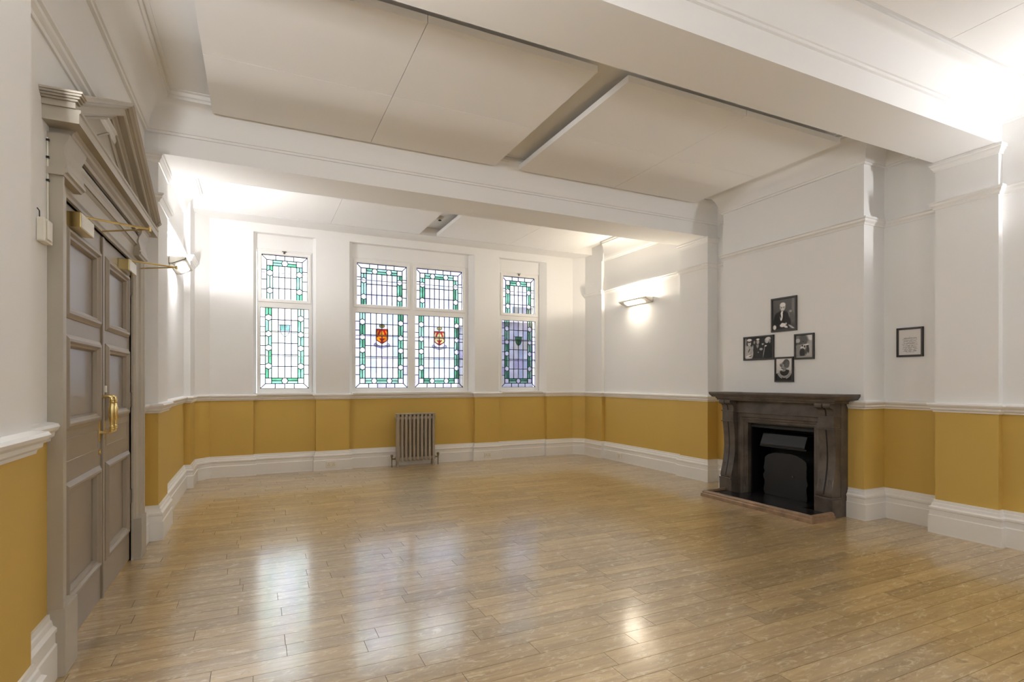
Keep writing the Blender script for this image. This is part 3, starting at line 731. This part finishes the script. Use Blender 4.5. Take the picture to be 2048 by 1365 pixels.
MB().tube([(2.265, 8.105, .665), (2.265, 8.09, .665)], .007, 8).build('bleed_screw', M['brass'], rd, smooth=True)

# ------------------------------------------------------------------ fireplace
fp = thing('fireplace', (XR_C, FY, 0), 'dark brown-grey slate fireplace with scrolled brackets and black iron hood', 'fireplace')
R = on_right(XR_C)
Yf = lambda a: FY + a
XF = lambda x: XR_C - x                          # world X to height off the breast
# back slab: two jambs and a frieze
for s2 in (-1, 1):
    y0, y1 = sorted((Yf(s2 * .50), Yf(s2 * .685)))
    MB().box(5.05, XR_C, y0, y1, 0, 1.085).build('jamb', M['slate'], fp, bevel=.004)
MB().box(5.0, XR_C, Yf(-.52), Yf(.52), .945, 1.085).build('frieze', M['slate'], fp, bevel=.004)
MB().box(4.990, 5.0, Yf(-.52), Yf(.52), .947, .960).build('frieze_bead', M['slate'], fp)
MB().sweep([(Yf(-.405), .0), (Yf(-.405), .835), (Yf(.405), .835), (Yf(.405), .0)], [(0, 0), (0, .100), (.010, .104), (.014, .112), (.034, .112), (.038, .124), (.058, .128), (.066, .138), (.108, .140), (.108, 0)], on_right(XR_C)).build('inner_frame', M['slate'], fp)
# brackets (consoles)
for s2 in (-1, 1):
    c = Yf(s2 * .598); hw = .080
    side = [(5.05, .19), (4.925, .19), (4.915, .215), (4.925, .26), (4.950, .36), (4.968, .46), (4.975, .56), (4.972, .66), (4.962, .76), (4.952, .835), (5.05, .835)]
    mp = lambda a, b, h: (a, h, b)
    br = MB().prism(side, c - hw, c + hw, mp).build('bracket', M['slate'], fp, smooth=True, sharp=50)
    g = [(x - .0015, z) for x, z in side[1:-1]]
    MB().prism(g[1:] + [(x + .006, z) for x, z in reversed(g[1:])], c - .007, c + .007, mp).build('groove', M['slate_dark'], br)
    for k in range(3):
        for t in (-1, 1):
            yc = c + t * (.030 + .016 * k)
            MB().prism([(4.9225 - .002, .24), (4.9475 - .002, .36), (4.955, .36), (4.93, .24)], yc - .003, yc + .003, mp).build('reed', M['slate'], br)
    MB().box(4.905, 5.05, c - hw - .012, c + hw + .006, .0, .175).build('plinth', M['slate'], fp, bevel=.004)
    MB().box(4.898, 5.05, c - hw - .006, c + hw + .004, .175, .192).build('plinth_cap', M['slate'], fp, bevel=.004)
    for z in (.835, .955): MB().box(4.938, 5.05, c - hw - .010, c + hw + .010, z, z + .012).build('string', M['slate'], fp, bevel=.002)
    MB().box(4.948, 5.05, c - hw, c + hw, .847, .955).build('block', M['slate'], fp, bevel=.002)
    up = [(5.05, .967), (4.952, .967), (4.948, 1.0), (4.942, 1.025), (4.925, 1.04), (4.900, 1.045), (4.888, 1.06), (4.892, 1.085), (5.05, 1.085)]
    ub = MB().prism(up, c - hw, c + hw, mp).build('upper_bracket', M['slate'], fp, smooth=True, sharp=50)
    g = [(x - .0015, z) for x, z in up[1:-1]]
    MB().prism(g + [(x + .006, z) for x, z in reversed(g)], c - .007, c + .007, mp).build('groove', M['slate_dark'], ub)
# shelf and its bed mould, returned at the ends
def returned(prof, hw):
    return MB().sweep([(XR_C, Yf(-hw)), (5.06, Yf(-hw)), (5.06, Yf(hw)), (XR_C, Yf(hw))], prof, XY)
returned([(-.04, 1.085), (.155, 1.085), (.158, 1.097), (.168, 1.110), (.170, 1.121), (-.04, 1.121)], .56).build('shelf_moulding', M['slate'], fp)
returned([(-.04, 1.121), (.176, 1.121), (.182, 1.132), (.194, 1.146), (.200, 1.160), (.200, 1.178), (-.04, 1.178)], .605).build('mantel_shelf', M['slate'], fp)
# cast-iron fire with hood and cover plate
MB().box(5.405, 5.42, Yf(-.398), Yf(.398), .0, .838).build('back_plate', M['iron'], fp)
for s2 in (-1, 1): MB().box(5.10, 5.405, *sorted((Yf(s2 * .398), Yf(s2 * .385))), .0, .832).build('cheek', M['iron'], fp)
MB().box(5.10, 5.405, Yf(-.385), Yf(.385), .815, .838).build('head_plate', M['iron'], fp)
MB().box(5.085, 5.10, Yf(-.385), Yf(.385), .785, .812).build('head_bar', M['iron'], fp, bevel=.003)
MB().prism([(5.40, .60), (5.090, .598), (5.088, .615), (5.135, .725), (5.40, .73)], Yf(-.272), Yf(.268), lambda a, b, h: (a, h, b)).build('hood', M['iron_grey'], fp, bevel=.004)
MB().box(5.10, 5.40, Yf(-.285), Yf(.285), .578, .598).build('hood_rim', M['iron'], fp, bevel=.003)
rr_ = random.Random(3); arch = []
for k in range(25):
    t = math.pi * k / 24
    arch.append((Yf(.255 * math.cos(t)) + rr_.uniform(-.006, .006), .44 + .085 * math.sin(t) + rr_.uniform(-.004, .004)))
for k in range(1, 12): arch.append((Yf(-.262 + rr_.uniform(-.012, .010)), .44 - .035 * k))
arch += [(Yf(-.25), .048), (Yf(.25), .048)]
for k in range(11, 0, -1): arch.append((Yf(.262 + rr_.uniform(-.010, .012)), .44 - .035 * k))
MB().prism(arch, .150, .158, on_right(5.30)).build('cover_plate', M['iron_grey'], fp)
MB().tube([(5.142, Yf(-.10), .29), (5.132, Yf(-.10), .29)], .008, 8).build('knob', M['steel'], fp, smooth=True)
# hearth with timber kerb
ht = thing('hearth', (4.8, 3.965, 0), 'black slate hearth edged with a stained timber kerb', 'hearth')
HY = lambda a: 3.965 + a
MB().box(4.61, 4.896, HY(-.64), HY(.64), 0, .048).build('slab', M['hearth'], ht)
MB().box(4.898, 5.40, Yf(-.384), Yf(.384), 0, .047).build('back_slab', M['hearth'], ht)
KP = [(0, 0), (0, .070), (.022, .070), (.026, .062), (.034, .058), (.036, .040), (.046, .034), (.048, .0)]
MB().sweep([(4.896, HY(-.635)), (4.612, HY(-.635)), (4.612, HY(.635)), (4.896, HY(.635))], [(o, h) for o, h in KP], XY).build('kerb', M['kerb'], ht)

# ------------------------------------------------------------------ framed pictures
def ell(u, v, cu, cv, ru, rv): return ((u - cu) / ru) ** 2 + ((v - cv) / rv) ** 2 < 1
def hsh(u, v):
    return (math.sin(u * 127.1 + v * 311.7) * 43758.5453) % 1
def layers(u, v, base, ls):
    g = base
    for cu, cv, ru, rv, val, soft, rot in ls:     # soft-edged ellipses, painted in order
        du, dv = u - cu, v - cv; c, sn = math.cos(rot), math.sin(rot)
        e = math.hypot((du * c + dv * sn) / ru, (-du * sn + dv * c) / rv)
        k = min(1, max(0, (1 + soft - e) / (2 * soft))); k = k * k * (3 - 2 * k)
        g += (val - g) * k
    return max(.01, g * (.90 + .2 * hsh(round(u * 97), round(v * 131))))
def photo_seated(u, v):                          # elderly man in evening dress, seated
    return layers(u, v, .10 + .05 * v, [
        (.95, .75, .10, .5, .22, .3, 0), (.80, .40, .17, .22, .16, .25, .2), (.80, .58, .06, .035, .34, .3, 0), (.74, .40, .012, .18, .34, .5, .1),
        (.42, .22, .40, .30, .035, .12, 0), (.42, .42, .30, .20, .035, .15, 0), (.20, .30, .14, .26, .03, .15, 0), (.64, .30, .10, .26, .045, .15, .1),
        (.40, .45, .055, .15, .72, .12, -.12), (.36, .47, .02, .10, .03, .2, .2), (.43, .575, .045, .022, .75, .2, 0),
        (.455, .745, .125, .13, .40, .12, 0), (.455, .81, .125, .075, .58, .2, 0), (.34, .73, .02, .05, .34, .3, 0), (.41, .735, .028, .012, .12, .4, 0), (.50, .735, .028, .012, .12, .4, 0),
        (.455, .70, .018, .03, .50, .4, 0), (.455, .665, .060, .018, .62, .3, 0), (.455, .645, .03, .008, .14, .4, 0), (.44, .62, .06, .02, .46, .4, 0),
        (.09, .10, .075, .075, .62, .2, 0), (.46, .155, .13, .06, .62, .2, .1), (.58, .10, .10, .035, .55, .25, -.3), (.42, .19, .05, .03, .70, .3, .5), (.60, .19, .04, .035, .5, .3, .8),
        (.85, .07, .16, .03, .42, .3, -.5), (.5, .0, .6, .03, .10, .3, 0)])
def photo_group(u, v):                           # guests talking at a reception
    return layers(u, v, .05, [
        (.04, .70, .05, .30, .30, .3, 0), (.15, .28, .17, .36, .42, .12, 0), (.06, .40, .07, .25, .40, .2, .2), (.25, .36, .05, .28, .36, .2, -.2),
        (.17, .42, .02, .12, .07, .3, -.3), (.18, .56, .05, .08, .36, .2, 0), (.175, .76, .065, .13, .50, .12, 0), (.175, .86, .10, .09, .10, .15, 0), (.175, .90, .085, .06, .70, .15, 0),
        (.09, .74, .025, .10, .06, .2, 0), (.255, .74, .022, .10, .06, .2, 0), (.155, .77, .012, .015, .14, .4, 0), (.195, .77, .012, .015, .14, .4, 0), (.18, .70, .02, .010, .16, .4, 0),
        (.14, .14, .10, .03, .66, .3, .5), (.20, .12, .08, .02, .10, .3, .4), (.12, .08, .10, .03, .55, .3, -.2),
        (.36, .77, .035, .075, .34, .2, 0), (.44, .45, .09, .35, .06, .2, 0), (.485, .79, .05, .11, .40, .15, 0), (.485, .91, .06, .035, .62, .2, 0), (.485, .60, .03, .08, .30, .2, 0), (.45, .58, .012, .10, .34, .3, .2), (.52, .56, .012, .10, .05, .3, -.2),
        (.60, .44, .055, .055, .40, .2, .2), (.50, .30, .02, .03, .30, .3, 0), (.645, .67, .018, .045, .55, .3, 0), (.69, .67, .008, .04, .50, .3, 0),
        (.84, .30, .16, .42, .035, .12, 0), (.80, .83, .07, .13, .44, .12, 0), (.85, .90, .085, .09, .52, .2, -.4), (.90, .80, .03, .10, .30, .3, 0), (.75, .80, .015, .03, .34, .3, 0),
        (.70, .32, .010, .26, .42, .4, -.12), (.76, .58, .04, .03, .60, .3, .6)])
def photo_street(u, v):                          # rider passing houses in a street
    return layers(u, v, .20 + .28 * u * v, [
        (.80, .92, .35, .14, .60, .3, -.3), (.45, .75, .30, .30, .15, .3, -.7), (.12, .76, .14, .10, .44, .2, .1), (.10, .62, .20, .05, .12, .3, 0), (.18, .53, .26, .04, .34, .3, .2),
        (.80, .30, .25, .40, .40, .3, 0), (.15, .30, .14, .30, .28, .3, 0), (.40, .22, .17, .20, .06, .25, 0), (.72, .38, .08, .18, .09, .25, .2), (.62, .28, .06, .14, .12, .3, 0),
        (.42, .50, .16, .06, .58, .3, .5), (.46, .44, .12, .03, .55, .3, -.4), (.40, .53, .05, .04, .07, .3, 0), (.52, .50, .04, .05, .08, .3, 0), (.64, .57, .13, .035, .58, .2, .1), (.70, .52, .08, .03, .07, .3, 0),
        (.44, .67, .055, .075, .10, .2, 0), (.44, .64, .03, .03, .28, .3, 0), (.62, .66, .04, .05, .14, .3, 0), (.55, .03, .5, .05, .34, .4, 0)])
def photo_beads(u, v):                           # person with head bowed, wearing bead necklaces
    g = layers(u, v, .40 + .18 * v, [
        (.5, .0, .75, .40, .04, .06, 0), (.56, .40, .32, .10, .05, .15, 0), (.46, .46, .14, .05, .34, .2, 0),
        (.50, .66, .19, .20, .24, .12, 0), (.64, .78, .20, .18, .12, .12, .2), (.70, .72, .13, .16, .16, .2, 0), (.42, .60, .10, .10, .30, .25, 0), (.29, .70, .06, .07, .22, .25, .3), (.33, .66, .05, .04, .13, .3, 0),
        (.40, .535, .07, .02, .08, .3, 0), (.36, .50, .06, .025, .55, .3, 0), (.47, .70, .03, .03, .42, .4, 0)])
    for k, rad in enumerate((.78, .92, 1.06)):
        e = math.hypot((u - .52) / .42, (v - .47) / .36)
        if v < .45 and abs(e - rad) < .045 and not (k == 2 and abs(u - .5) < .12): g = .62 if math.sin(math.atan2(v - .47, u - .52) * 46 + k) > -.1 else .10
    return g
def notice(u, v):
    g = .64
    lines = [(.715, .20), (.66, .62), (.645, .60), (.60, .66), (.555, .50), (.53, .62), (.475, .66), (.455, .5), (.42, .68), (.375, .66), (.355, .44), (.31, .64), (.285, .60), (.235, .66), (.215, .5), (.17, .60), (.15, .56), (.115, .36)]
    for zc, wd in lines:
        if abs(v - zc) < .0085 and abs(u - .5) < wd / 2 * (1 if zc < .7 else .2) and hsh(round(u * 44), zc) > .22: g = .26
    return g
def picture(X, y0, y1, z0, z1, paint, label, cat, group, fw, nx=60):
    t = thing('picture_frame', (X, (y0 + y1) / 2, z0), label, cat, group)
    mp = on_right(X)
    MB().sweep([(y0, z0), (y1, z0), (y1, z1), (y0, z1)], [(0, .0), (0, .018), (.002, .021), (fw - .004, .021), (fw, .017), (fw, .004), (.004, 0)], mp, closed=True).build('frame', M['frame'], t)
    MB().box(X - .006, X - .001, y0 + .004, y1 - .004, z0 + .004, z1 - .004).build('backing_board', M['frame'], t)
    a0, a1, b0, b1 = y0 + fw - .002, y1 - fw + .002, z0 + fw - .002, z1 - fw + .002
    ny = max(8, int(nx * (b1 - b0) / (a1 - a0)))
    # the viewer faces +X, so the picture's left edge is at high Y
    vs_ = []; cols = []
    for j in range(ny + 1):
        for i in range(nx + 1):
            u, v = i / nx, j / ny
            vs_.append((0 + X - .0105 - t.location.x, a1 + (a0 - a1) * u - t.location.y, b0 + (b1 - b0) * v - t.location.z)); cols.append(paint(u, v))
    fs_ = [(j * (nx + 1) + i, j * (nx + 1) + i + 1, (j + 1) * (nx + 1) + i + 1, (j + 1) * (nx + 1) + i) for j in range(ny) for i in range(nx)]
    # back face so the sheet has thickness
    k = len(vs_); vs_ += [(p[0] + .002, p[1], p[2]) for p in (vs_[0], vs_[nx], vs_[-1], vs_[-1 - nx])]; cols += [.5] * 4; fs_.append((k + 3, k + 2, k + 1, k))
    me = bpy.data.meshes.new('print'); me.from_pydata(vs_, [], fs_); me.materials.append(M['print'])
    at = me.color_attributes.new('print', 'FLOAT_COLOR', 'POINT')
    for i, g in enumerate(cols):
        g = min(.85, g * (.55 + 1.0 * g) * 1.25) if paint is not notice else min(.8, g * 1.15)
        at.data[i].color = (g, g * .97, g * .95, 1)
    o = bpy.data.objects.new('print', me); COL.objects.link(o); o.parent = t
    return t
GP = 'framed photographs over the fireplace'
PXX = XR_C
sc_ = 5.15 / 5.05
def pc(y0, y1, z0, z1): return y0 * sc_, y1 * sc_, 1.3 + (z0 - 1.3) * sc_, 1.3 + (z1 - 1.3) * sc_
picture(PXX, *pc(3.795, 4.10, 1.829, 2.192), photo_seated, 'black framed photograph of a seated white-haired man in a dark suit', 'picture', GP, .020, 120)
picture(PXX, *pc(4.068, 4.468, 1.538, 1.806), photo_group, 'black framed wide photograph of guests talking at a reception', 'picture', GP, .018, 140)
picture(PXX, *pc(3.602, 3.822, 1.527, 1.789), photo_street, 'black framed photograph of a busy street scene', 'picture', GP, .018, 100)
picture(PXX, *pc(3.832, 4.056, 1.295, 1.560), photo_beads, 'black framed portrait of a person in bead necklaces just above the mantel shelf', 'picture', GP, .018, 110)
sc_ = XR_M / 5.31
picture(XR_M, *pc(2.758, 2.976, 1.522, 1.785), notice, 'black framed typed notice on the wall right of the chimney breast', 'notice', None, .018, 90)

# ------------------------------------------------------------------ wall uplighters
def wall_light(key, X, yc, face, label, cat_group='wall uplighters'):
    power, col = UPL[key]
    t = thing('wall_light', (X, yc, 2.50), label, 'wall light', cat_group)
    hw = .325; sx = lambda d: X + face * d
    mp = lambda a, b, h: (sx(a), h, b)
    shell = M['cream']
    # tray: thin sloping shell, open at the top, with two end cheeks
    outer = [(0, 2.492), (.030, 2.490), (.150, 2.548), (.150, 2.566), (.145, 2.566), (.145, 2.552), (.030, 2.496), (.004, 2.498), (.004, 2.566), (0, 2.566)]
    body = MB()
    body.prism(outer, yc - hw, yc + hw, mp)
    for e in (yc - hw, yc + hw - .006): body.prism([(0, 2.492), (.030, 2.490), (.150, 2.548), (.150, 2.566), (0, 2.566)], e, e + .006, mp)
    body.build('tray', shell, t)
    MB().prism([(.045, 2.4965), (.060, 2.490), (.120, 2.518), (.135, 2.5405)], yc - .21, yc + .21, mp).build('diffuser', lamp_mat('lamp_diffuser_' + key, col, 4.0), t, bevel=.004)
    MB().tube([(sx(.075), yc - .22, 2.545), (sx(.075), yc + .22, 2.545)], .012, 10).build('lamp_tube', lamp_mat('lamp_tube_' + key, col, 5.0), t, smooth=True)
    for q in (-.18, 0, .18):
        l = bpy.data.lights.new('uplight', 'POINT'); l.energy = power / 3; l.color = col; l.shadow_soft_size = .03
        o = bpy.data.objects.new('uplight', l); COL.objects.link(o); o.parent = t; o.location = (face * .07, q, .086)
    l = bpy.data.lights.new('downlight', 'AREA'); l.shape = 'RECTANGLE'; l.size = .05; l.size_y = .36; l.energy = power * .05; l.color = col; l.spread = math.radians(175)
    o = bpy.data.objects.new('downlight', l); COL.objects.link(o); o.parent = t; o.location = (face * .125, 0, -.014)
    return t
wall_light('far_left', XL_B, 6.72, 1, 'white lit uplighter tray on the pilaster wall past the double door')
wall_light('far_right', XR_B, 6.72, -1, 'warm lit uplighter tray on the wall between windows and fireplace')
wall_light('fill_left', XL_B, 1.35, 1, 'added out-of-view uplighter tray on the wall before the double door')  # unseen lamp, added to brighten the near bay
wall_light('near_right', XR_B, 1.05, -1, 'lit uplighter tray on the wall beyond the framed notice')

# ------------------------------------------------------------------ sockets, smoke detector
def socket(mp, a, b, w, h, label):
    p0 = mp(a, b, 0)
    t = thing('socket_outlet', p0, label, 'socket', 'white sockets on the skirting')
    MB().prism([(a - w / 2, b - h / 2), (a + w / 2, b - h / 2), (a + w / 2, b + h / 2), (a - w / 2, b + h / 2)], 0, .012, mp).build('plate', M['cream'], t, bevel=.003)
    for k in ((-1, 1) if w > .1 else (0,)):
        cx = a + k * w * .24
        mb = MB()
        for dx, dz, ww, hh in ((0, .013, .005, .010), (-.011, -.008, .009, .005), (.011, -.008, .009, .005)):
            mb.prism([(cx + dx - ww / 2, b + dz - hh / 2), (cx + dx + ww / 2, b + dz - hh / 2), (cx + dx + ww / 2, b + dz + hh / 2), (cx + dx - ww / 2, b + dz + hh / 2)], .0115, .0128, mp)
        mb.build('pin_holes', M['dark'], t)
    return t
socket(on_back(YB - .037), .985, .088, .146, .086, 'white double socket on the skirting left of the radiator')
socket(on_back(YB - .037), 3.46, .083, .118, .082, 'white socket on the skirting right of the radiator')
socket(on_right(XR_B - .037), 7.17, .093, .10, .086, 'white socket on the skirting below the warm wall light')
sd = thing('smoke_detector', (2.345, 7.36, CEIL), 'round white smoke detector on the ceiling between two hung panels', 'smoke detector')
def disc(z0, z1, r0, r1): return MB().tube([(2.345, 7.36, z0), (2.345, 7.36, (z0 + z1) / 2), (2.345, 7.36, z1)], r0, 20, [r0, (r0 + r1) / 2 + .004, r1])
disc(CEIL, CEIL - .016, .056, .056).build('base', M['cream'], sd, smooth=True)
disc(CEIL - .016, CEIL - .044, .050, .036).build('head', M['cream'], sd, smooth=True)
disc(CEIL - .044, CEIL - .056, .022, .018).build('sensor', M['dark'], sd, smooth=True)
